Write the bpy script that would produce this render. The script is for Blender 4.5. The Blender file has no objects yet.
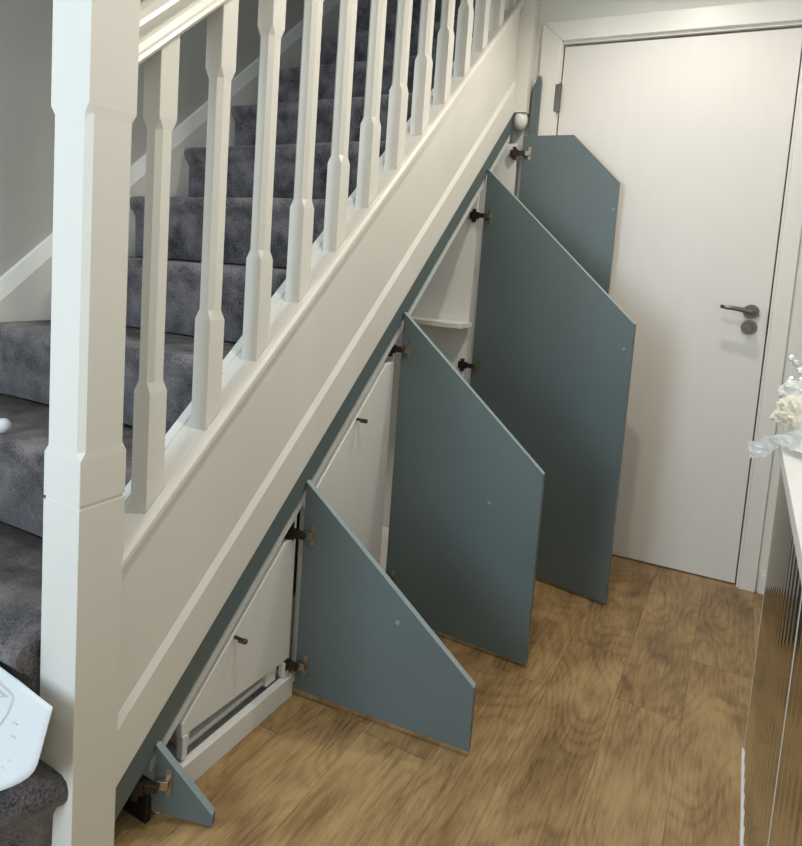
import bpy, bmesh, math, random
from mathutils import Vector, Matrix, noise
C = bpy.context.scene.collection
sc = bpy.context.scene
random.seed(4)

# ------------------------------------------------------------------ camera
CP = Vector((0.883, -0.676, 1.093)); YAW, PITCH, ROLL, F = 0.5140, 0.0980, 0.0660, 669.2
PX, PY = -34.6, -94.8            # principal point offset from the frame centre, pixels (right, up is negative)
fw = Vector((-math.sin(YAW)*math.cos(PITCH), math.cos(YAW)*math.cos(PITCH), -math.sin(PITCH)))
r0 = Vector((math.cos(YAW), math.sin(YAW), 0)); u0 = r0.cross(fw)
rt = math.cos(ROLL)*r0 + math.sin(ROLL)*u0
up = -math.sin(ROLL)*r0 + math.cos(ROLL)*u0
cd = bpy.data.cameras.new('camera'); cam = bpy.data.objects.new('camera', cd); C.objects.link(cam)
M = Matrix((rt, up, -fw)).transposed().to_4x4(); M.translation = CP
cam.matrix_world = M
cd.sensor_width = 36; cd.sensor_fit = 'AUTO'; cd.lens = F*36/846
cd.shift_x = -PX/846; cd.shift_y = PY/846
cd.clip_start = 0.02
sc.camera = cam

# ------------------------------------------------------------------ light
def srgb(r, g, b):
    f = lambda c: ((c/255)/12.92 if c/255 <= .04045 else ((c/255+.055)/1.055)**2.4)
    return (f(r), f(g), f(b), 1)
w = bpy.data.worlds.new('world'); sc.world = w; w.use_nodes = True
w.node_tree.nodes['Background'].inputs[0].default_value = (0.80, 0.90, 1.0, 1)
w.node_tree.nodes['Background'].inputs[1].default_value = 0.5
def spot(loc, power, col, size=.03, angle=150, blend=.6, aim=(0,0,-1)):
    d = bpy.data.lights.new('downlight_bulb', 'SPOT'); d.energy = power; d.color = col
    d.shadow_soft_size = size; d.spot_size = math.radians(angle); d.spot_blend = blend
    o = bpy.data.objects.new('downlight_bulb', d); C.objects.link(o); o.location = loc
    o.rotation_euler = Vector(aim).to_track_quat('-Z', 'Y').to_euler(); return o
WARM = (1.0, .935, .85)
LAMPS = [(.66, 1.40, 2.385), (.58, .30, 2.385), (.30, -1.35, 2.385)]
spot(LAMPS[0], 39, WARM)
spot(LAMPS[1], 39, WARM)
spot(LAMPS[2], 20, WARM)
def area(loc, aim, sx, sy, power, col):
    d = bpy.data.lights.new('window_daylight', 'AREA'); d.shape = 'RECTANGLE'; d.size = sx; d.size_y = sy
    d.energy = power; d.color = col
    o = bpy.data.objects.new('window_daylight', d); C.objects.link(o); o.location = loc
    o.rotation_euler = Vector(aim).to_track_quat('-Z', 'Z').to_euler(); return o
area((-.35, -2.38, 1.45), (0, 1, -.05), .8, 1.5, 52, (.66, .83, 1.0))
vs = sc.view_settings; vs.view_transform = 'Standard'; vs.look = 'None'; vs.gamma = 1; vs.use_curve_mapping = False
vs.exposure = -0.05

# ------------------------------------------------------------------ materials
def mat(name, col, rough=.5, metal=0, spec=.5, coat=0):
    m = bpy.data.materials.new(name); m.use_nodes = True
    b = m.node_tree.nodes['Principled BSDF']
    b.inputs['Base Color'].default_value = col; b.inputs['Roughness'].default_value = rough
    b.inputs['Metallic'].default_value = metal; b.inputs['Specular IOR Level'].default_value = spec
    b.inputs['Coat Weight'].default_value = coat
    return m
def nodes(m): return m.node_tree.nodes, m.node_tree.links, m.node_tree.nodes['Principled BSDF']
def noisy(m, c1, c2, scale, detail=4, bump=0, bscale=None, stretch=(1,1,1), dist=.002):
    n, l, b = nodes(m)
    tc = n.new('ShaderNodeTexCoord'); mp = n.new('ShaderNodeMapping'); mp.inputs['Scale'].default_value = stretch
    l.new(tc.outputs['Object'], mp.inputs['Vector'])
    t = n.new('ShaderNodeTexNoise'); t.inputs['Scale'].default_value = scale; t.inputs['Detail'].default_value = detail
    l.new(mp.outputs[0], t.inputs['Vector'])
    r = n.new('ShaderNodeValToRGB'); r.color_ramp.elements[0].color = c1; r.color_ramp.elements[1].color = c2
    r.color_ramp.elements[0].position = .32; r.color_ramp.elements[1].position = .68
    l.new(t.outputs['Fac'], r.inputs['Fac']); l.new(r.outputs['Color'], b.inputs['Base Color'])
    if bump:
        t2 = n.new('ShaderNodeTexNoise'); t2.inputs['Scale'].default_value = bscale or scale; t2.inputs['Detail'].default_value = 5
        l.new(mp.outputs[0], t2.inputs['Vector'])
        bp = n.new('ShaderNodeBump'); bp.inputs['Strength'].default_value = bump; bp.inputs['Distance'].default_value = dist
        l.new(t2.outputs['Fac'], bp.inputs['Height']); l.new(bp.outputs['Normal'], b.inputs['Normal'])
    return m
GLOSS = noisy(mat('white_gloss_paint', srgb(228,225,216), .34), srgb(225,222,213), srgb(231,228,220), 6, bump=.15, bscale=60, stretch=(1,1,.2), dist=.001)
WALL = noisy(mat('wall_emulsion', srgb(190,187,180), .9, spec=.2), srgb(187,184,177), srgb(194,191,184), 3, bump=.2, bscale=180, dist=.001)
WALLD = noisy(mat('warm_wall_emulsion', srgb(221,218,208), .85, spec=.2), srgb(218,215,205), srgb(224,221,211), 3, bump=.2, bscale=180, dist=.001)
CEIL = mat('ceiling_white', srgb(225,224,220), .9)
DOORW = noisy(mat('white_painted_door', srgb(226,223,216), .42), srgb(224,220,213), srgb(226,222,215), 9, bump=.25, bscale=40, stretch=(6,6,.5), dist=.001)
CARC = mat('white_melamine', srgb(232,231,226), .38)
EDGE = mat('pale_board_edge', srgb(214,218,216), .4)
BLUE = noisy(mat('grey_blue_board', srgb(94,106,106), .4), srgb(92,104,104), srgb(97,109,109), 2.5, bump=.08, bscale=90, dist=.001)
METAL = mat('hinge_nickel', srgb(176,166,148), .3, 1)
DARKM = mat('dark_hinge_steel', srgb(60,54,46), .4, .6)
CHROME = mat('satin_chrome', srgb(128,123,116), .28, 1)
BLACK = mat('black_steel_and_recess_shade', srgb(25,25,25), .5)
CARPET = mat('grey_carpet', srgb(118,110,110), 1, spec=.05)
def carpet_mat():
    n, l, b = nodes(CARPET)
    tc = n.new('ShaderNodeTexCoord')
    a = n.new('ShaderNodeTexNoise'); a.inputs['Scale'].default_value = 210; a.inputs['Detail'].default_value = 6; a.inputs['Roughness'].default_value = .7
    c = n.new('ShaderNodeTexNoise'); c.inputs['Scale'].default_value = 14; c.inputs['Detail'].default_value = 5
    for t in (a, c): l.new(tc.outputs['Object'], t.inputs['Vector'])
    mx = n.new('ShaderNodeMath'); mx.operation = 'MULTIPLY_ADD'; mx.inputs[1].default_value = .45
    l.new(c.outputs['Fac'], mx.inputs[0]); 
    m2 = n.new('ShaderNodeMath'); m2.operation = 'MULTIPLY'; m2.inputs[1].default_value = .55
    l.new(a.outputs['Fac'], m2.inputs[0]); l.new(m2.outputs[0], mx.inputs[2])
    r = n.new('ShaderNodeValToRGB'); e = r.color_ramp.elements
    e[0].position = .40; e[0].color = srgb(56,52,54); e[1].position = .60; e[1].color = srgb(138,130,130)
    l.new(mx.outputs[0], r.inputs['Fac']); l.new(r.outputs['Color'], b.inputs['Base Color'])
    bp = n.new('ShaderNodeBump'); bp.inputs['Strength'].default_value = .9; bp.inputs['Distance'].default_value = .006
    l.new(mx.outputs[0], bp.inputs['Height']); l.new(bp.outputs['Normal'], b.inputs['Normal'])
    b.inputs['Sheen Weight'].default_value = .25
carpet_mat()

def floor_mat():
    m = mat('oak_laminate', srgb(150,118,78), .42, spec=.4); n, l, b = nodes(m)
    def math_(op, a, b_=None, c_=None):
        x = n.new('ShaderNodeMath'); x.operation = op
        for i, v in enumerate((a, b_, c_)):
            if v is None: continue
            if isinstance(v, (int, float)): x.inputs[i].default_value = v
            else: l.new(v, x.inputs[i])
        return x.outputs[0]
    tc = n.new('ShaderNodeTexCoord'); sp = n.new('ShaderNodeSeparateXYZ'); l.new(tc.outputs['Object'], sp.inputs[0])
    X, Y = sp.outputs[0], sp.outputs[1]
    W, L = .161, 1.21
    xs = math_('DIVIDE', math_('SUBTRACT', X, .85 - 40*W), W)
    row = math_('FLOOR', xs); fx = math_('FRACT', xs)
    wn = n.new('ShaderNodeTexWhiteNoise'); wn.noise_dimensions = '1D'; l.new(row, wn.inputs['W'])
    # the two rows whose end joints show in the photograph keep their joints there
    off = math_('MULTIPLY', wn.outputs['Value'], 1.0)
    r39 = math_('COMPARE', row, 39, .1); r40 = math_('COMPARE', row, 40, .1)
    o1 = math_('ADD', math_('MULTIPLY', math_('SUBTRACT', 1, math_('ADD', r39, r40)), off),
               math_('ADD', math_('MULTIPLY', r39, (1.12/L) % 1), math_('MULTIPLY', r40, (1.44/L) % 1)))
    ys = math_('SUBTRACT', math_('DIVIDE', Y, L), o1)
    col = math_('FLOOR', ys); fy = math_('FRACT', ys)
    cb = n.new('ShaderNodeCombineXYZ'); l.new(row, cb.inputs[0]); l.new(col, cb.inputs[1])
    wp = n.new('ShaderNodeTexWhiteNoise'); wp.noise_dimensions = '2D'; l.new(cb.outputs[0], wp.inputs['Vector'])
    rnd = wp.outputs['Value']
    gv = n.new('ShaderNodeCombineXYZ')
    l.new(math_('MULTIPLY', X, 1.0), gv.inputs[0]); l.new(math_('MULTIPLY', Y, .30), gv.inputs[1]); l.new(math_('MULTIPLY', rnd, 37), gv.inputs[2])
    warp = n.new('ShaderNodeTexNoise'); warp.inputs['Scale'].default_value = 4.6; warp.inputs['Detail'].default_value = 1.2
    l.new(gv.outputs[0], warp.inputs['Vector'])
    # cathedral rings: distance field of a warped noise turned into bands
    rings = math_('SINE', math_('MULTIPLY', warp.outputs['Fac'], 150))
    rings = math_('SUBTRACT', 1, math_('POWER', math_('MULTIPLY_ADD', rings, .5, .5), 2.5))
    fine = n.new('ShaderNodeTexNoise'); fine.inputs['Scale'].default_value = 60; fine.inputs['Detail'].default_value = 6; fine.inputs['Roughness'].default_value = .65
    gv2 = n.new('ShaderNodeCombineXYZ')
    l.new(math_('MULTIPLY', X, 2.6), gv2.inputs[0]); l.new(math_('MULTIPLY', Y, .22), gv2.inputs[1]); l.new(math_('MULTIPLY', rnd, 91), gv2.inputs[2])
    l.new(gv2.outputs[0], fine.inputs['Vector'])
    big = n.new('ShaderNodeTexNoise'); big.inputs['Scale'].default_value = 9; big.inputs['Detail'].default_value = 3
    gv3 = n.new('ShaderNodeCombineXYZ'); l.new(X, gv3.inputs[0]); l.new(math_('MULTIPLY', Y, .5), gv3.inputs[1]); l.new(math_('MULTIPLY', rnd, 53), gv3.inputs[2])
    l.new(gv3.outputs[0], big.inputs['Vector'])
    kn = n.new('ShaderNodeTexVoronoi'); kn.inputs['Scale'].default_value = 3.4
    gv4 = n.new('ShaderNodeCombineXYZ'); l.new(X, gv4.inputs[0]); l.new(math_('MULTIPLY', Y, .55), gv4.inputs[1]); l.new(math_('MULTIPLY', rnd, 3), gv4.inputs[2])
    l.new(gv4.outputs[0], kn.inputs['Vector'])
    knot = n.new('ShaderNodeMapRange'); knot.inputs[1].default_value = .03; knot.inputs[2].default_value = .13
    knot.inputs[3].default_value = 1; knot.inputs[4].default_value = 0; l.new(kn.outputs['Distance'], knot.inputs[0])
    f = math_('ADD', math_('MULTIPLY', rings, .075), math_('ADD', math_('MULTIPLY', fine.outputs['Fac'], .62), math_('MULTIPLY', big.outputs['Fac'], .72)))
    f = math_('ADD', f, math_('MULTIPLY', rnd, .12))
    f = math_('SUBTRACT', math_('SUBTRACT', f, .095), math_('MULTIPLY', knot.outputs[0], .22))
    r = n.new('ShaderNodeValToRGB'); e = r.color_ramp.elements
    e[0].position = .34; e[0].color = srgb(80,58,36); e[1].position = .86; e[1].color = srgb(178,147,102)
    a = e.new(.60); a.color = srgb(138,110,72)
    l.new(f, r.inputs['Fac'])
    # seams
    ex = math_('MINIMUM', fx, math_('SUBTRACT', 1, fx)); ey = math_('MINIMUM', fy, math_('SUBTRACT', 1, fy))
    sx = math_('LESS_THAN', ex, .006); sy = math_('LESS_THAN', ey, .0012)
    seam = math_('MAXIMUM', sx, sy)
    mx = n.new('ShaderNodeMixRGB'); mx.inputs[2].default_value = srgb(96,72,46)
    l.new(math_('MULTIPLY', seam, .45), mx.inputs[0]); l.new(r.outputs['Color'], mx.inputs[1])
    l.new(mx.outputs[0], b.inputs['Base Color'])
    bp = n.new('ShaderNodeBump'); bp.inputs['Strength'].default_value = .35; bp.inputs['Distance'].default_value = .001
    l.new(math_('SUBTRACT', f, seam), bp.inputs['Height']); l.new(bp.outputs['Normal'], b.inputs['Normal'])
    rr = n.new('ShaderNodeMapRange'); rr.inputs[3].default_value = .30; rr.inputs[4].default_value = .5
    l.new(fine.outputs['Fac'], rr.inputs[0]); l.new(rr.outputs[0], b.inputs['Roughness'])
    return m
FLOOR = floor_mat()
MIRROR = mat('fluted_mirror', srgb(200,202,198), .06, 1)
SILVER = mat('silver_trim', srgb(215,216,214), .25, .25)
WHITEP = mat('white_lacquer', srgb(238,238,236), .3)
PAPER = mat('white_paper', srgb(222,225,226), .7)
PENCIL = mat('pencil_grey', srgb(196,200,204), .8)
PLAST = mat('clear_white_plastic', srgb(240,240,236), .25)
PLAST.node_tree.nodes['Principled BSDF'].inputs['Alpha'].default_value = .75
TISSUE = mat('cream_tissue', srgb(232,226,208), .6)
TISSUE.node_tree.nodes['Principled BSDF'].inputs['Alpha'].default_value = .9
GLASS = mat('crystal', srgb(235,238,240), .05, .3)
def emis(name, col, s):
    m = mat(name, col); b = m.node_tree.nodes['Principled BSDF']
    b.inputs['Emission Color'].default_value = col; b.inputs['Emission Strength'].default_value = s; return m
LAMPM = emis('lit_lamp_lens', (1, .93, .8, 1), 6)

# ------------------------------------------------------------------ helpers
def link(name, bm, m, parent=None, bevel=0, smooth=False, seg=2, mats=None):
    me = bpy.data.meshes.new(name); bmesh.ops.recalc_face_normals(bm, faces=bm.faces)
    if smooth:
        for f in bm.faces: f.smooth = True
    bm.to_mesh(me); bm.free()
    o = bpy.data.objects.new(name, me); C.objects.link(o)
    for x in (mats or [m]): me.materials.append(x)
    if parent: o.parent = parent
    if bevel:
        b = o.modifiers.new('bevel', 'BEVEL'); b.width = bevel; b.segments = seg; b.limit_method = 'ANGLE'; b.angle_limit = math.radians(35)
        if hasattr(me, 'shade_auto_smooth'): pass
    return o
def box(bm, x0, x1, y0, y1, z0, z1, mi=0):
    v = [bm.verts.new(p) for p in ((x0,y0,z0),(x1,y0,z0),(x1,y1,z0),(x0,y1,z0),(x0,y0,z1),(x1,y0,z1),(x1,y1,z1),(x0,y1,z1))]
    for q in ((0,3,2,1),(4,5,6,7),(0,1,5,4),(1,2,6,5),(2,3,7,6),(3,0,4,7)):
        f = bm.faces.new([v[i] for i in q]); f.material_index = mi
def prism(bm, pts, f0, f1):
    """pts: 2-D outline; f0/f1 map a 2-D point to the two end faces"""
    a = [bm.verts.new(f0(p)) for p in pts]; b = [bm.verts.new(f1(p)) for p in pts]
    bm.faces.new(a); bm.faces.new(b[::-1]); n = len(pts)
    for i in range(n): bm.faces.new((a[i], b[i], b[(i+1) % n], a[(i+1) % n]))
def tube(bm, pts, rad, seg=12, cap=True):
    rings = []
    for i, p in enumerate(pts):
        p = Vector(p); t = (Vector(pts[min(i+1, len(pts)-1)]) - Vector(pts[max(i-1, 0)])).normalized()
        a = t.orthogonal().normalized() if i == 0 else (ref - t*ref.dot(t)).normalized()
        ref = a; b = t.cross(a); r = rad[i] if isinstance(rad, (list, tuple)) else rad
        rings.append([bm.verts.new(p + (a*math.cos(2*math.pi*k/seg) + b*math.sin(2*math.pi*k/seg))*r) for k in range(seg)])
    for i in range(len(rings)-1):
        for k in range(seg): bm.faces.new((rings[i][k], rings[i][(k+1) % seg], rings[i+1][(k+1) % seg], rings[i+1][k]))
    if cap: bm.faces.new(rings[0][::-1]); bm.faces.new(rings[-1])
def BM(): return bmesh.new()
def simple(name, m, boxes, parent=None, bevel=0):
    bm = BM()
    for b in boxes: box(bm, *b)
    return link(name, bm, m, parent, bevel)
def thing(name, label, cat, loc=(0,0,0), rz=0, group=None):
    o = bpy.data.objects.new(name, None); C.objects.link(o); o.location = loc; o.rotation_euler = (0,0,rz)
    o.empty_display_size = .1
    return tag(o, label, cat, group)
def tag(o, label, cat, group=None):
    o['label'] = label; o['category'] = cat
    if group: o['group'] = group
    return o
def struct(o, label=None, cat=None):
    o['kind'] = 'structure'
    if label: o['label'] = label
    if cat: o['category'] = cat
    return o

S = .848                     # rake of the stair
AL = .051; WO = Vector((.182, 2.035, 0))      # the door wall: origin at the hinge side of the leaf
XL, XR, YB, YE, ZC, ZT = -1.05, 1.25, -2.45, 3.7, 2.4, 4.7

# ------------------------------------------------------------------ room shell
struct(simple('floor', FLOOR, [(XL-.1, XR+.1, YB-.1, 2.3, -.05, 0)]), 'oak effect laminate floor of the hallway', 'floor')
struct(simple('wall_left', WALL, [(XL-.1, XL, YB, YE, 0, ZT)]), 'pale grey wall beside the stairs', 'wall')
struct(simple('wall_right', WALLD, [(XR, XR+.1, YB, 2.2, 0, ZC)]), 'cream wall behind the mirrored sideboard', 'wall')
# entrance wall behind the photographer, with a window in it
struct(simple('wall_near', WALLD, [(XL-.1, -.78, YB-.1, YB, 0, ZC), (.08, XR+.1, YB-.1, YB, 0, ZC), (-.78, .08, YB-.1, YB, 0, .68), (-.78, .08, YB-.1, YB, 2.22, ZC)]), 'wall behind the camera', 'wall')
wf = simple('window_1', GLOSS, [(-.78, -.73, YB-.08, YB-.02, .68, 2.22), (.03, .08, YB-.08, YB-.02, .68, 2.22), (-.73, .03, YB-.08, YB-.02, .68, .73), (-.73, .03, YB-.08, YB-.02, 2.17, 2.22), (-.37, -.33, YB-.08, YB-.02, .73, 2.17)])
struct(wf, 'white framed window behind the camera', 'window')
struct(simple('ceiling', CEIL, [(-.10, XR+.1, YB-.1, 2.3, ZC, ZC+.1), (XL-.1, -.10, YB-.1, .25, ZC, ZC+.1)]), 'white hallway ceiling', 'ceiling')
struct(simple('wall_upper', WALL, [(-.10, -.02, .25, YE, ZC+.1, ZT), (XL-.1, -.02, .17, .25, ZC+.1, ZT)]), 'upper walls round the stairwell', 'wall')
struct(simple('wall_landing', WALL, [(XL-.1, 0, YE, YE+.1, 0, ZT)]), 'wall at the head of the stairs', 'wall')
struct(simple('ceiling_landing', CEIL, [(XL-.1, 0, .17, YE+.1, ZT, ZT+.1)]), 'ceiling over the stairwell', 'ceiling')

def wallframe(o): o.location = WO; o.rotation_euler = (0,0,AL); return o
# far wall: local u along x, v into the wall is +y
wl = simple('wall_far', WALLD, [(-.20, -.045, 0, .12, 0, ZC), (.797, 1.15, 0, .12, 0, ZC), (-.045, .797, 0, .12, 2.02, ZC)])
struct(wallframe(wl), 'cream end wall around the white door', 'wall')
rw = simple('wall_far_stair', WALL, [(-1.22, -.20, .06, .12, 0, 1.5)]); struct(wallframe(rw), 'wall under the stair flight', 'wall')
sk = simple('baseboard_far', GLOSS, [(.842, 1.1, -.014, 0, 0, .072), (.842, 1.1, -.009, 0, .072, .084)], bevel=.002); struct(wallframe(sk), 'white skirting board beside the door frame', 'skirting')
struct(simple('baseboard_right', GLOSS, [(XR-.014, XR, YB, 2.06, 0, .084)], bevel=.002), 'white skirting board on the right wall', 'skirting')

# door with frame, handle and thumb turn
d1 = thing('door_1', 'white flush interior door closed at the end of the hallway', 'door', WO, AL); d1['kind'] = 'structure'
simple('door_leaf', DOORW, [(-.024, .770, .012, .046, .006, 1.984)], d1, .0015)
fr = simple('door_frame', GLOSS, [(-.045, -.028, -.002, .12, 0, 2.02), (.774, .797, -.002, .12, 0, 2.02), (-.028, .774, -.002, .12, 1.990, 2.02), (-.028, -.012, .048, .12, 0, 1.990), (.762, .774, .048, .12, 0, 1.990), (-.028, .774, .048, .12, 1.975, 1.990)], d1, .001)
bm = BM()
A0, A1, ZT1 = -.112, .834, 2.075
for pts in ([(A0,0),(-.032,0),(-.032,2.000),(A0,ZT1)], [(.780,0),(A1,0),(A1,ZT1),(.780,2.000)], [(-.032,2.000),(.780,2.000),(A1,ZT1),(A0,ZT1)]):
    prism(bm, pts, lambda p: (p[0], -.016, p[1]), lambda p: (p[0], 0.0, p[1]))
link('architrave', bm, GLOSS, d1, .003)
for z0, z1 in ((1.73, 1.835), (.17, .275)):
    bm = BM(); tube(bm, [(-.024, -.010, z0), (-.024, -.010, z1)], .0065, 10)
    box(bm, -.042, -.024, -.0175, -.0155, z0, z1)
    h = link('door_hinge', bm, CHROME, d1)
    bm = BM()
    tube(bm, [(-.024, -.010, z0-.006), (-.024, -.010, z0)], .004, 8); tube(bm, [(-.024, -.010, z1), (-.024, -.010, z1+.006)], .004, 8)
    link('hinge_pin', bm, CHROME, h)
bm = BM()
tube(bm, [(.716, .012, 1.008), (.716, .001, 1.008)], .0255, 28)
tube(bm, [(.716, .001, 1.008), (.716, -.042, 1.008)], .010, 16)
hd = link('door_handle', bm, CHROME, d1, .001)
bm = BM(); tube(bm, [(.724, -.048, 1.004), (.710, -.050, 1.008), (.69, -.052, 1.013), (.66, -.052, 1.017), (.634, -.054, 1.019), (.617, -.050, 1.021)], [.011, .0115, .009, .0075, .0075, .006], 14)
link('lever', bm, CHROME, hd, smooth=True)
bm = BM(); tube(bm, [(.715, .012, .952), (.715, .002, .952)], .0255, 28)
tt = link('thumb_turn', bm, CHROME, d1, .001)
bm = BM(); tube(bm, [(.715, .002, .952), (.715, -.010, .952)], .012, 18)
prism(bm, [(.707,.940),(.723,.940),(.721,.966),(.709,.966)], lambda p: (p[0], -.010, p[1]), lambda p: (p[0], -.028, p[1]))
link('turn_knob', bm, CHROME, tt, .001)
simple('latch_plate', BLACK, [(.7695, .7745, .006, .030, .93, 1.012)], d1)

# ------------------------------------------------------------------ staircase
st = thing('staircase', 'white painted closed staircase with grey carpet and square chamfered balusters', 'staircase')
def raked(name, prof, y0, y1, m, bevel=0, c=0):
    """prof: (x, z constant) outline swept along the rake"""
    bm = BM(); prism(bm, prof, lambda p: (p[0], y0, p[1]+S*y0), lambda p: (p[0], y1, p[1]+S*y1))
    return link(name, bm, m, st, bevel)
YN = 1.975
raked('stringer_panel', [(-.065, .06), (-.009, .06), (-.009, .462), (-.065, .462)], .085, YN, GLOSS)
raked('stringer_trim', [(-.0095, .055), (0, .055), (0, .165), (-.0095, .184)], .086, YN, GLOSS, .0015)
raked('base_rail', [(-.100, .462), (-.003, .462), (.004, .467), (.004, .480), (-.003, .488), (-.014, .490), (-.016, .484), (-.075, .484), (-.077, .490), (-.1, .490)], .085, YN, GLOSS, .0012)
HC = 1.296
raked('handrail', [(-.072, HC), (-.024, HC), (-.014, HC+.002), (-.009, HC+.009), (-.012, HC+.016), (-.020, HC+.019), (-.026, HC+.030), (-.026, HC+.046), (-.020, HC+.054),
                   (-.011, HC+.057), (-.008, HC+.064), (-.012, HC+.072), (-.024, HC+.082), (-.040, HC+.088), (-.052, HC+.088), (-.072, HC+.080),
                   (-.084, HC+.068), (-.082, HC+.058), (-.071, HC+.050), (-.068, HC+.030), (-.076, HC+.019), (-.084, HC+.010), (-.080, HC+.002)], .085, YN, GLOSS)
# newel
def chamfer_post(bm, cx, cy, hw, zs, ch=.3, waist=.0):
    """zs: list of (z, kind): kind 0 = square, 1 = chamfered octagon"""
    rings = []
    for z, k in zs:
        if callable(z): zf = z
        else: zf = (lambda x, y, z=z: z)
        c = ch*hw*k + .0008; h = hw*(1 - waist*k)
        pts = [(h, -h+c), (h, h-c), (h-c, h), (-h+c, h), (-h, h-c), (-h, -h+c), (-h+c, -h), (h-c, -h)]
        rings.append([bm.verts.new((cx+a, cy+b, zf(cx+a, cy+b))) for a, b in pts])
    for i in range(len(rings)-1):
        for k in range(8): bm.faces.new((rings[i][k], rings[i][(k+1) % 8], rings[i+1][(k+1) % 8], rings[i+1][k]))
    bm.faces.new(rings[0][::-1]); bm.faces.new(rings[-1])
bm = BM(); chamfer_post(bm, -.0420, .045, .045, [(0,0), (.672,0)])
chamfer_post(bm, -.0420, .045, .0425, [(.671,0), (.679,0)])
nw = link('newel_post', bm, GLOSS, st)
bm = BM(); chamfer_post(bm, -.0420, .045, .045, [(.679,0), (.752,0), (.765,1), (1.288,1), (1.302,0), (1.60,0)], ch=.19, waist=.016)
link('newel_shaft', bm, GLOSS, nw)
bm = BM(); chamfer_post(bm, -.0420, .045, .052, [(1.60,0), (1.615,0)]); chamfer_post(bm, -.0420, .045, .034, [(1.615,1), (1.63,1)])
bmesh.ops.create_uvsphere(bm, u_segments=20, v_segments=12, radius=.036, matrix=Matrix.Translation((-.045, .045, 1.66)))
link('newel_cap', bm, GLOSS, nw, .002)
# balusters
FC = .484; XB = -.0180-.0205
def baluster(y0):
    hw = .0205; cy = y0 + hw; zf = FC + S*cy
    bm = BM()
    chamfer_post(bm, XB, cy, hw, [(lambda x, y: FC-.003+S*y, 0), (zf+.203, 0), (zf+.222, 1), (zf+.664, 1), (zf+.684, 0), (lambda x, y: HC+.002+S*y, 0)], ch=.40, waist=.07)
    return link('baluster', bm, GLOSS, st)
Y0B, DYB = .156, .1462
for i in range(13):
    baluster(Y0B + i*DYB)
# upper newel with its turned drop below
bm = BM(); chamfer_post(bm, 0.006, 2.003, .041, [(1.722,0), (3.1,0)])
un = link('upper_newel_post', bm, GLOSS, st)
bm = BM()
tube(bm, [(.020, 1.99, 1.722), (.020, 1.99, 1.716), (.020, 1.99, 1.704), (.020, 1.99, 1.690), (.020, 1.99, 1.676), (.020, 1.99, 1.666), (.020, 1.99, 1.661), (.020, 1.99, 1.659)],
     [.022, .025, .028, .029, .026, .019, .011, .004], 24)
link('newel_drop', bm, GLOSS, un, smooth=True)
# wall string with bevelled top
XW = XL; CT = .506
bm = BM()
cs, ct = .12, CT
prism(bm, [(XW, cs), (XW+.028, cs), (XW+.028, ct-.022), (XW+.012, ct+.030), (XW, ct+.034)], lambda p: (p[0], -.3, p[1]-.3*S), lambda p: (p[0], 3.2, p[1]+3.2*S))
link('wall_string', bm, GLOSS, st, .001)
# carpeted steps
G, H = .2494, .2115
def step(n, last=False):
    y = .218 + n*G; z = H*(n+3)
    # profile in (y, z): riser face, rounded nosing, tread, underside
    pr = [(y+.028, z-H+.004), (y+.022, z-.065), (y+.014, z-.052), (y+.002, z-.043), (y-.006, z-.028), (y-.006, z-.014), (y, z-.004), (y+.012, z), (y+G+.03, z),
          (y+G+.03, z-.03), (y+.06, z-.035), (y+.055, z-H+.004)]
    bm = BM(); N = 26
    x0, x1 = XL+.026, (-.094 if n == -1 else -.067)
    rows = [[bm.verts.new((x0+(x1-x0)*i/N, p[0]+.0025*noise.noise(Vector((i*.7, p[0]*9, n))), p[1]+(.003*noise.noise(Vector((i*.6+9, p[0]*12, n))) if 0 < j < 8 else 0))) for j, p in enumerate(pr)] for i in range(N+1)]
    m = len(pr)
    for i in range(N):
        for k in range(m): bm.faces.new((rows[i][k], rows[i][(k+1) % m], rows[i+1][(k+1) % m], rows[i+1][k]))
    bm.faces.new(rows[0]); bm.faces.new(rows[-1][::-1])
    for f in bm.faces: f.smooth = len(f.verts) == 4
    return link('carpeted_step', bm, CARPET, st)
for n in range(-1, 11): step(n)
# quarter landing at the foot: carpet rolled over its open edge
edge = [(-.012, .0), (-.030, -.045), (-.075, -.14), (-.17, -.34), (-.30, -.62), (-.43, -.90)]
def offs(pts, d):
    out = []
    for i, p in enumerate(pts):
        a = Vector(pts[max(i-1,0)]); b = Vector(pts[min(i+1,len(pts)-1)]); t = (b-a).normalized(); nrm = Vector((-t.y, t.x))
        out.append((p[0]+nrm.x*d, p[1]+nrm.y*d))
    return out
prof = [(-.035, .002), (-.030, .130), (-.020, .150), (-.006, .160), (.004, .174), (.006, .190), (.0, .203), (-.012, .2105), (-.035, .2125)]
bm = BM(); cols = []
for d, z in prof:
    cols.append([bm.verts.new((p[0], p[1], z)) for p in offs(edge, d)])
inner = [bm.verts.new((XL+.001, p[1], .2125)) for p in edge]
cols.append(inner)
for j in range(len(cols)-1):
    for i in range(len(edge)-1): f = bm.faces.new((cols[j][i], cols[j][i+1], cols[j+1][i+1], cols[j+1][i])); f.smooth = True
# closing ends and bottom so the step is solid
fl = [bm.verts.new((XL+.001, edge[0][1], .002)), bm.verts.new((XL+.001, edge[-1][1], .002))]
bm.faces.new([c[-1] for c in cols] + [fl[1]])
bm.faces.new([c[0] for c in cols][::-1] + [fl[0]])
bm.faces.new([cols[0][i] for i in range(len(edge))] + [fl[1], fl[0]])
bm.faces.new([inner[i] for i in range(len(edge))][::-1] + [fl[0], fl[1]])
link('carpeted_step', bm, CARPET, st)

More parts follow.
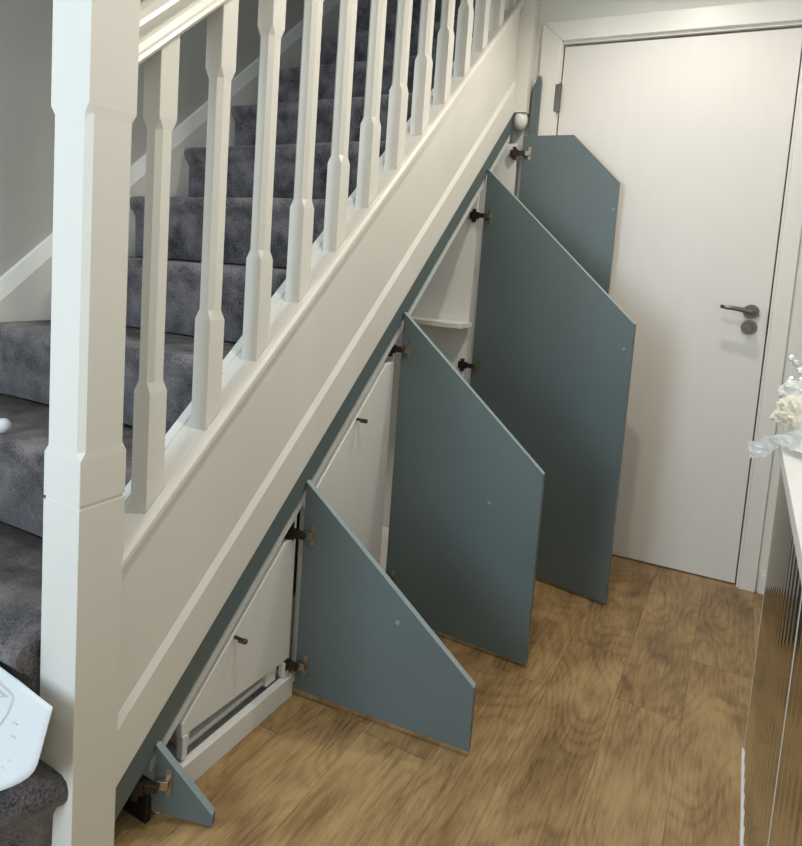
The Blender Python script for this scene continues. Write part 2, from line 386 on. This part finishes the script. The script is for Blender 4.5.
# ------------------------------------------------------------------ cupboards under the stair
YH = [.085, .184, .642, 1.110, 1.717, 1.975]
TC = -.010                      # door top line at x = 0
bm = BM()
prism(bm, [(-.0225, .054), (-.004, .054), (-.004, TC-.008), (-.0225, TC-.008)], lambda p: (p[0], .092, p[1]+S*.092), lambda p: (p[0], 1.955, p[1]+S*1.955))
tag(link('fascia_board', bm, BLUE, None, .001), 'sloping grey blue fascia board under the white stair stringer', 'fascia board')

def hinge_mesh(parent, z, flip=1):
    """concealed hinge: flange and cup on the door's inner face, arm to the plate on the carcass"""
    bm = BM()
    box(bm, .022, .034, -.0025, -.0005, z-.026, z+.026)
    box(bm, .008, .030, -.012, -.002, z-.009, z+.009)
    tube(bm, [(.027, -.003, z+.020), (.027, -.0045, z+.020)], .004, 10); tube(bm, [(.027, -.003, z-.020), (.027, -.0045, z-.020)], .004, 10)
    h = link('hinge', bm, METAL, parent, .0008)
    bm = BM()
    prism(bm, [(-.012, z-.008), (.012, z-.008), (.012, z+.008), (-.012, z+.010)], lambda p: (p[0], -.010, p[1]), lambda p: (p[0], -.024, p[1]))
    box(bm, -.045, -.012, -.026, -.012, z-.013, z+.013)
    box(bm, -.034, -.022, -.028, -.006, z-.024, z+.024)
    link('hinge_arm', bm, DARKM, h, .001)
def cup_door(parent, hy, tip, ztop, ztip, zb, zbt, hinges, bump, mids=None, hx=0.0):
    """local frame: x along the width, +y is the door's outer face side"""
    t = Vector((tip[0]-hx, tip[1]-hy)); wd = t.length; ang = math.atan2(t.y, t.x)
    pts = [(0, zb), (wd, zbt), (wd, ztip)] + (mids or []) + [(0, ztop)]
    bm = BM(); prism(bm, pts, lambda p: (p[0], 0, p[1]), lambda p: (p[0], .018, p[1]))
    for f in bm.faces: f.material_index = 0
    bm.normal_update()
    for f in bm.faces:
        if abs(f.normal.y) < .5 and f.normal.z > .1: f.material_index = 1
    o = link('cupboard_door', bm, BLUE, parent, .0008, mats=[BLUE, BLUEDGE]); o.location = (hx, hy, 0); o.rotation_euler = (0, 0, ang)
    for z in hinges: hinge_mesh(o, z)
    for u, z in bump:
        b2 = BM(); tube(b2, [(u, 0, z), (u, -.003, z)], .0055, 14)
        link('door_buffer', b2, PLAST2, o, .0008)
    return o
PLAST2 = mat('clear_buffer', srgb(132,146,148), .25)
BLUEDGE = mat('board_edge_painted_light', srgb(150,166,170), .35)  # light from above painted into the colour of the doors' upward edges

def carcass(u, y0, y1, depth=-.52, near=True, far=True, zb=0.0, back=True, top=True, base=True, xf=-.022, side=None):
    k1, k0 = -.037, -.061
    if far:
        bm = BM(); prism(bm, [(xf, zb), (xf, k0+S*y1-.012), (depth, k0+S*y1-.012), (depth, zb)], lambda p: (p[0], y1-.012, p[1]), lambda p: (p[0], y1, p[1]))
        link('side_panel', bm, side or CARC, u)
    if top:
        bm = BM(); prism(bm, [(-.012, k0), (-.012, k1), (depth, k1), (depth, k0)], lambda p: (p[0], y0, p[1]+S*y0), lambda p: (p[0], y1, p[1]+S*y1))
        link('sloping_top', bm, EDGE, u)
    if back:
        bm = BM(); prism(bm, [(y0, 0), (y1, 0), (y1, k0+S*y1), (y0, k0+S*y0)], lambda p: (depth, p[0], p[1]), lambda p: (depth-.012, p[0], p[1]))
        link('back_panel', bm, CARC, u)
    if base:
        simple('base_panel', CARC, [(depth, -.03, y0+.001, y1-.017, .004, .020)], u)
G_ = 'open cupboards under the stairs'
def unit(label, y0, y1, **k):
    u = thing('understair_cupboard', label, 'cupboard', (0,0,0), 0, G_); carcass(u, y0, y1, **k); return u

uA = unit('smallest cupboard beside the newel post, its tiny triangular grey blue door open', YH[0]+.008, YH[1], base=False, top=False, back=False, xf=-.008, side=BLACK)  # side panel coloured black to paint in the shade of the cupboard interior
cup_door(uA, YH[1], (.104, .234), .158, .026, .022, .003, [.085], [])
uB = unit('low cupboard with a triangular white pull-out drawer, second from the newel post', YH[1], YH[2])
cup_door(uB, YH[2], (.447, .690), YH[2]*S+TC+.021, .168, .020, .016, [.425, .088], [(.26, .268)])
uC = unit('middle cupboard with a tall sloping white pull-out drawer front and metal knob', YH[2], YH[3])
cup_door(uC, YH[3], (.455, 1.104), YH[3]*S+TC+.021, .556, .018, .012, [.842, .13], [(.312, .442)])
uD = unit('tall cupboard with a white inner shelf and the largest grey blue door', YH[3], YH[4])
cup_door(uD, YH[4], (.576, 1.612), YH[4]*S+TC+.020, .951, .018, .010, [1.292, .73, .12], [(.56, .868)])
uE = unit('tallest cupboard next to the white end door, its grey blue door flat topped', YH[4], YH[5], far=False)
cup_door(uE, 1.966, (.421, 1.992), 1.630, 1.452, .016, .016, [1.56, .80, .14], [(.362, 1.352)], mids=[(.192, 1.630)], hx=.048)
bm = BM(); prism(bm, [(-.52, 0), (.026, 0), (.026, 1.60), (-.52, 1.60)], lambda p: (p[0], 1.958, p[1]), lambda p: (p[0], 1.974, p[1]))
link('side_panel', bm, CARC, uE, .001)
bm = BM(); tube(bm, [(.038, 1.995, .0), (.038, 1.995, 1.59)], .009, 14); link('end_post', bm, GLOSS, uE, smooth=True)
# tall narrow end panel against the wall
bm = BM(); prism(bm, [(.055, 0), (.089, 0), (.089, 1.845), (.083, 1.868), (.077, 1.868), (.055, 1.82)], lambda p: (p[0], 1.997, p[1]), lambda p: (p[0], 2.024, p[1]))
tag(link('end_panel', bm, BLUE, None, .002), 'narrow tall grey blue end panel against the wall behind the flat topped door', 'panel')

# drawer of the low cupboard
def knob(parent, y, z, x0=-.002):
    bm = BM(); tube(bm, [(x0, y, z), (x0+.020, y, z)], .004, 12)
    kk = link('knob', bm, CHROME, parent, smooth=False)
    bm = BM(); tube(bm, [(x0+.014, y-.002, z-.002), (x0+.030, y+.001, z-.001), (x0+.032, y+.001, z-.001)], [.0055, .0065, .005], 14)
    link('knob_cap', bm, CHROME, kk)
dr = None
def drawer(parent, pts, x1, knobyz, boxy):
    bm = BM(); prism(bm, pts, lambda p: (x1-.018, p[0], p[1]), lambda p: (x1, p[0], p[1]))
    d = link('drawer', bm, CARC, parent, .0025)
    knob(d, knobyz[0], knobyz[1], x1)
    y0, y1, z0, z1 = boxy
    bm = BM()
    box(bm, -.48, x1-.02, y0, y1, z0, z0+.012); box(bm, -.48, x1-.02, y0, y0+.012, z0+.012, z1); box(bm, -.48, x1-.02, y1-.012, y1, z0+.012, z1)
    link('drawer_box', bm, CARC, d)
    return d
dB = drawer(uB, [(.268, .112), (.268, .140), (.588, .408), (.596, .412), (.624, .410), (.628, .402), (.628, .098)], -.016, (.420, .256), (.30, .612, .060, .15))
for bb in ((-.030, -.014, .27, .284, .062, .112), (-.03, -.012, .610, .624, .058, .096), (-.050, -.024, .555, .592, .060, .098)):
    simple('drawer_leg', CARC, [bb], dB, .001)
simple('plinth', CARC, [(-.024, -.004, .20, .640, 0, .056)], uB, .0015)
dC = drawer(uC, [(.668, .030), (.668, .478), (1.042, .795), (1.052, .801), (1.092, .803), (1.095, .797), (1.095, .030)], -.014, (.893, .663), (.70, 1.07, .05, .22))
# shelf in the tall cupboard
simple('shelf', CARC, [(-.5, -.006, 1.585, 1.703, .876, .894)], uD, .001)

# ------------------------------------------------------------------ mirrored sideboard
sbx, sy0, sy1, szt = .984, -.36, 1.067, .755
sb = thing('mirrored_sideboard', 'low sideboard with fluted mirror front and silver edges along the right wall', 'sideboard', (0,0,0))
simple('cabinet_body', WHITEP, [(sbx+.012, XR-.016, sy0, sy1, .022, szt-.028)], sb)
def fluted(y0, y1, z0, z1):
    bm = BM(); n = int((y1-y0)/.05)*14; a = []; b = []
    for i in range(n+1):
        y = y0+(y1-y0)*i/n; x = sbx+.0036-.0026*(.5+.5*math.cos(2*math.pi*(y-y0)/.05))
        a.append(bm.verts.new((x, y, z0))); b.append(bm.verts.new((x, y, z1)))
    for i in range(n): f = bm.faces.new((a[i], a[i+1], b[i+1], b[i])); f.smooth = True
    # give it thickness
    c = [bm.verts.new((sbx+.011, y0, z0)), bm.verts.new((sbx+.011, y1, z0)), bm.verts.new((sbx+.011, y1, z1)), bm.verts.new((sbx+.011, y0, z1))]
    bm.faces.new(c); 
    bm.faces.new([c[0], a[0], b[0], c[3]]); bm.faces.new([c[1], c[2], b[-1], a[-1]])
    return link('mirror_door', bm, MIRROR, sb)
for y0, y1 in ((.3555, 1.0605), (-.3535, .3485)): fluted(y0, y1, .028, szt-.03)
for y0, y1 in ((1.061, 1.067), (.349, .355), (-.36, -.354)):
    simple('edge_strip', SILVER, [(sbx+.0005, sbx+.012, y0, y1, .022, szt-.028)], sb, .001)
simple('plinth', WHITEP, [(sbx-.003, XR-.02, sy0, sy1, 0, .022)], sb, .001)
simple('tabletop', WHITEP, [(sbx-.006, XR-.016, sy0-.006, sy1+.006, szt-.028, szt)], sb, .002)

# crumpled things on it
def crumple(name, grid, amp, seed, m, sub=3, fr=30):
    """grid: rows of 3-D points, displaced by noise into folds"""
    R, Cn = len(grid), len(grid[0]); bm = BM(); k = 6; rows = []
    def at(i, j):
        i0 = min(int(i), R-2); j0 = min(int(j), Cn-2); a, b = i-i0, j-j0
        P = lambda y, x: Vector(grid[y][x])
        return (P(i0,j0)*(1-a)*(1-b)+P(i0+1,j0)*a*(1-b)+P(i0,j0+1)*(1-a)*b+P(i0+1,j0+1)*a*b)
    for i in range((R-1)*k+1):
        row = []
        for j in range((Cn-1)*k+1):
            p = at(i/k, j/k); q = p*fr + Vector((seed, 0, 0))
            nn = noise.noise_vector(q) + .5*noise.noise_vector(q*2.3)
            row.append(bm.verts.new(p + nn*amp))
        rows.append(row)
    for i in range(len(rows)-1):
        for j in range(len(rows[0])-1): bm.faces.new((rows[i][j], rows[i][j+1], rows[i+1][j+1], rows[i+1][j]))
    o = link(name, bm, m)
    s = o.modifiers.new('thick', 'SOLIDIFY'); s.thickness = .0006
    return o
def clump(name, c, rad, seed, m, squash=(1,1,1), amp=.45):
    bm = BM(); bmesh.ops.create_icosphere(bm, subdivisions=4, radius=1)
    for v in bm.verts:
        n = v.co.normalized(); d = 1 + amp*noise.noise(n*2.2+Vector((seed,0,0))) + amp*.7*abs(noise.noise(n*5+Vector((0,seed,0))))
        v.co = Vector(c) + Vector((n.x*squash[0], n.y*squash[1], n.z*squash[2]))*rad*d
    return link(name, bm, m)
tag(clump('tissue_paper', (1.000, .985, .832), .040, 3, TISSUE, (1, 1, .95)), 'crumpled cream tissue paper heaped on the far end of the sideboard', 'tissue paper')
tag(clump('plastic_wrap', (1.002, 1.03, .876), .032, 8, PLAST, (1, 1, .75)), 'clump of clear plastic wrapping on top of the cream tissue', 'plastic wrapping')
tag(crumple('plastic_bag', [[(.915, 1.00, .755), (.935, .985, .770), (.965, .97, .788), (1.01, .94, .815), (1.06, .90, .815)],
                            [(.918, 1.00, .735), (.945, .985, .740), (.972, .97, .778), (1.01, .93, .790), (1.06, .88, .785)],
                            [(.922, 1.00, .720), (.955, .985, .735), (.976, .965, .768), (1.00, .92, .772), (1.05, .86, .770)]], .007, 5, PLAST, fr=38),
    'thin white plastic bag drooping over the corner of the sideboard', 'plastic bag')
orn = thing('crystal_ornament', 'small silver crystal ornament rising behind the crumpled wrapping', 'ornament', (1.012, 1.10, szt))
bm = BM(); tube(bm, [(0,0,.002), (0,0,.008), (0,0,.02), (0,0,.15)], [.03,.03,.004,.003], 16); link('stand', bm, SILVER, orn)
rr = random.Random(5)
for i in range(9):
    bm = BM(); bmesh.ops.create_icosphere(bm, subdivisions=1, radius=.0085, matrix=Matrix.Translation((rr.uniform(-.032,.012), rr.uniform(-.02,.02), .150+rr.uniform(-.022,.040))))
    link('crystal', bm, GLASS, orn)

# ------------------------------------------------------------------ things on the stairs
def paper():
    bm = BM(); nu, nv = 26, 14; rows = []
    for j in range(nv+1):
        v = j/nv; row = []
        for i in range(nu+1):
            u = i/nu
            # bottom right corner rounded: right limit depends on v (0 bottom .. 1 top)
            xr = .010 - .085*max(0, (.42-v)/.42)**1.8
            xl = -.46; x = xl + (xr-xl)*u
            z = .216 + .155*v**.85; y = -.094 + .056*v**.7
            y += .006*math.sin(u*5)*(1-v) - .018*max(0, u-.8)*v*2
            z += .018*math.exp(-((x+.25)/.12)**2)*v
            row.append(bm.verts.new((x, y, z)))
        rows.append(row)
    for j in range(nv):
        for i in range(nu): f = bm.faces.new((rows[j][i], rows[j][i+1], rows[j+1][i+1], rows[j+1][i])); f.smooth = True
    o = link('paper_sheet', bm, PAPER); s = o.modifiers.new('thick', 'SOLIDIFY'); s.thickness = .0012
    return o
pp = tag(paper(), 'large white paper sheet with faint pencil sketch leaning on the bottom step', 'paper')
def surf(u, v):
    x = u; z = .216 + .155*v**.85 + .018*math.exp(-((x+.25)/.12)**2)*v; y = -.094 + .056*v**.7
    return (x, y-.0045, z)
bm = BM()
for pts in ([(-.14,.88),(-.10,.86),(-.085,.84),(-.088,.66),(-.10,.50),(-.118,.38),(-.14,.28)], [(-.14,.80),(-.115,.80),(-.100,.80)], [(-.14,.72),(-.122,.74),(-.108,.79)], [(-.14,.60),(-.12,.52),(-.112,.60),(-.125,.66)]):
    tube(bm, [surf(*p) for p in pts], .0007, 6)
for x, v in ((-.065,.62),(-.060,.50),(-.052,.30),(-.062,.22)):
    tube(bm, [surf(x-.004, v), surf(x, v+.008), surf(x+.006, v+.004)], .0012, 6)
link('pencil_sketch', bm, PENCIL, pp)
bm = BM(); bmesh.ops.create_uvsphere(bm, u_segments=20, v_segments=12, radius=.018, matrix=Matrix.Translation((-.600, .250, .656)) @ Matrix.Diagonal((1,1,1,1)))
tag(link('white_ball', bm, PAPER, None, smooth=True), 'small round white object on the stair carpet at the left edge', 'ball')

# ceiling lamps
for i, (x, y, z) in enumerate(LAMPS):
    t = thing('recessed_downlight', ['round recessed ceiling downlight nearest the end door', 'round recessed ceiling downlight above the newel post', 'round recessed ceiling downlight behind the camera'][i], 'downlight', (x, y, ZC))
    bm = BM(); tube(bm, [(0,0,-.004), (0,0,0)], .042, 28); link('trim_ring', bm, GLOSS, t)
    bm = BM(); tube(bm, [(0,0,-.0055), (0,0,-.0042)], .028, 24); link('lens', bm, LAMPM, t)
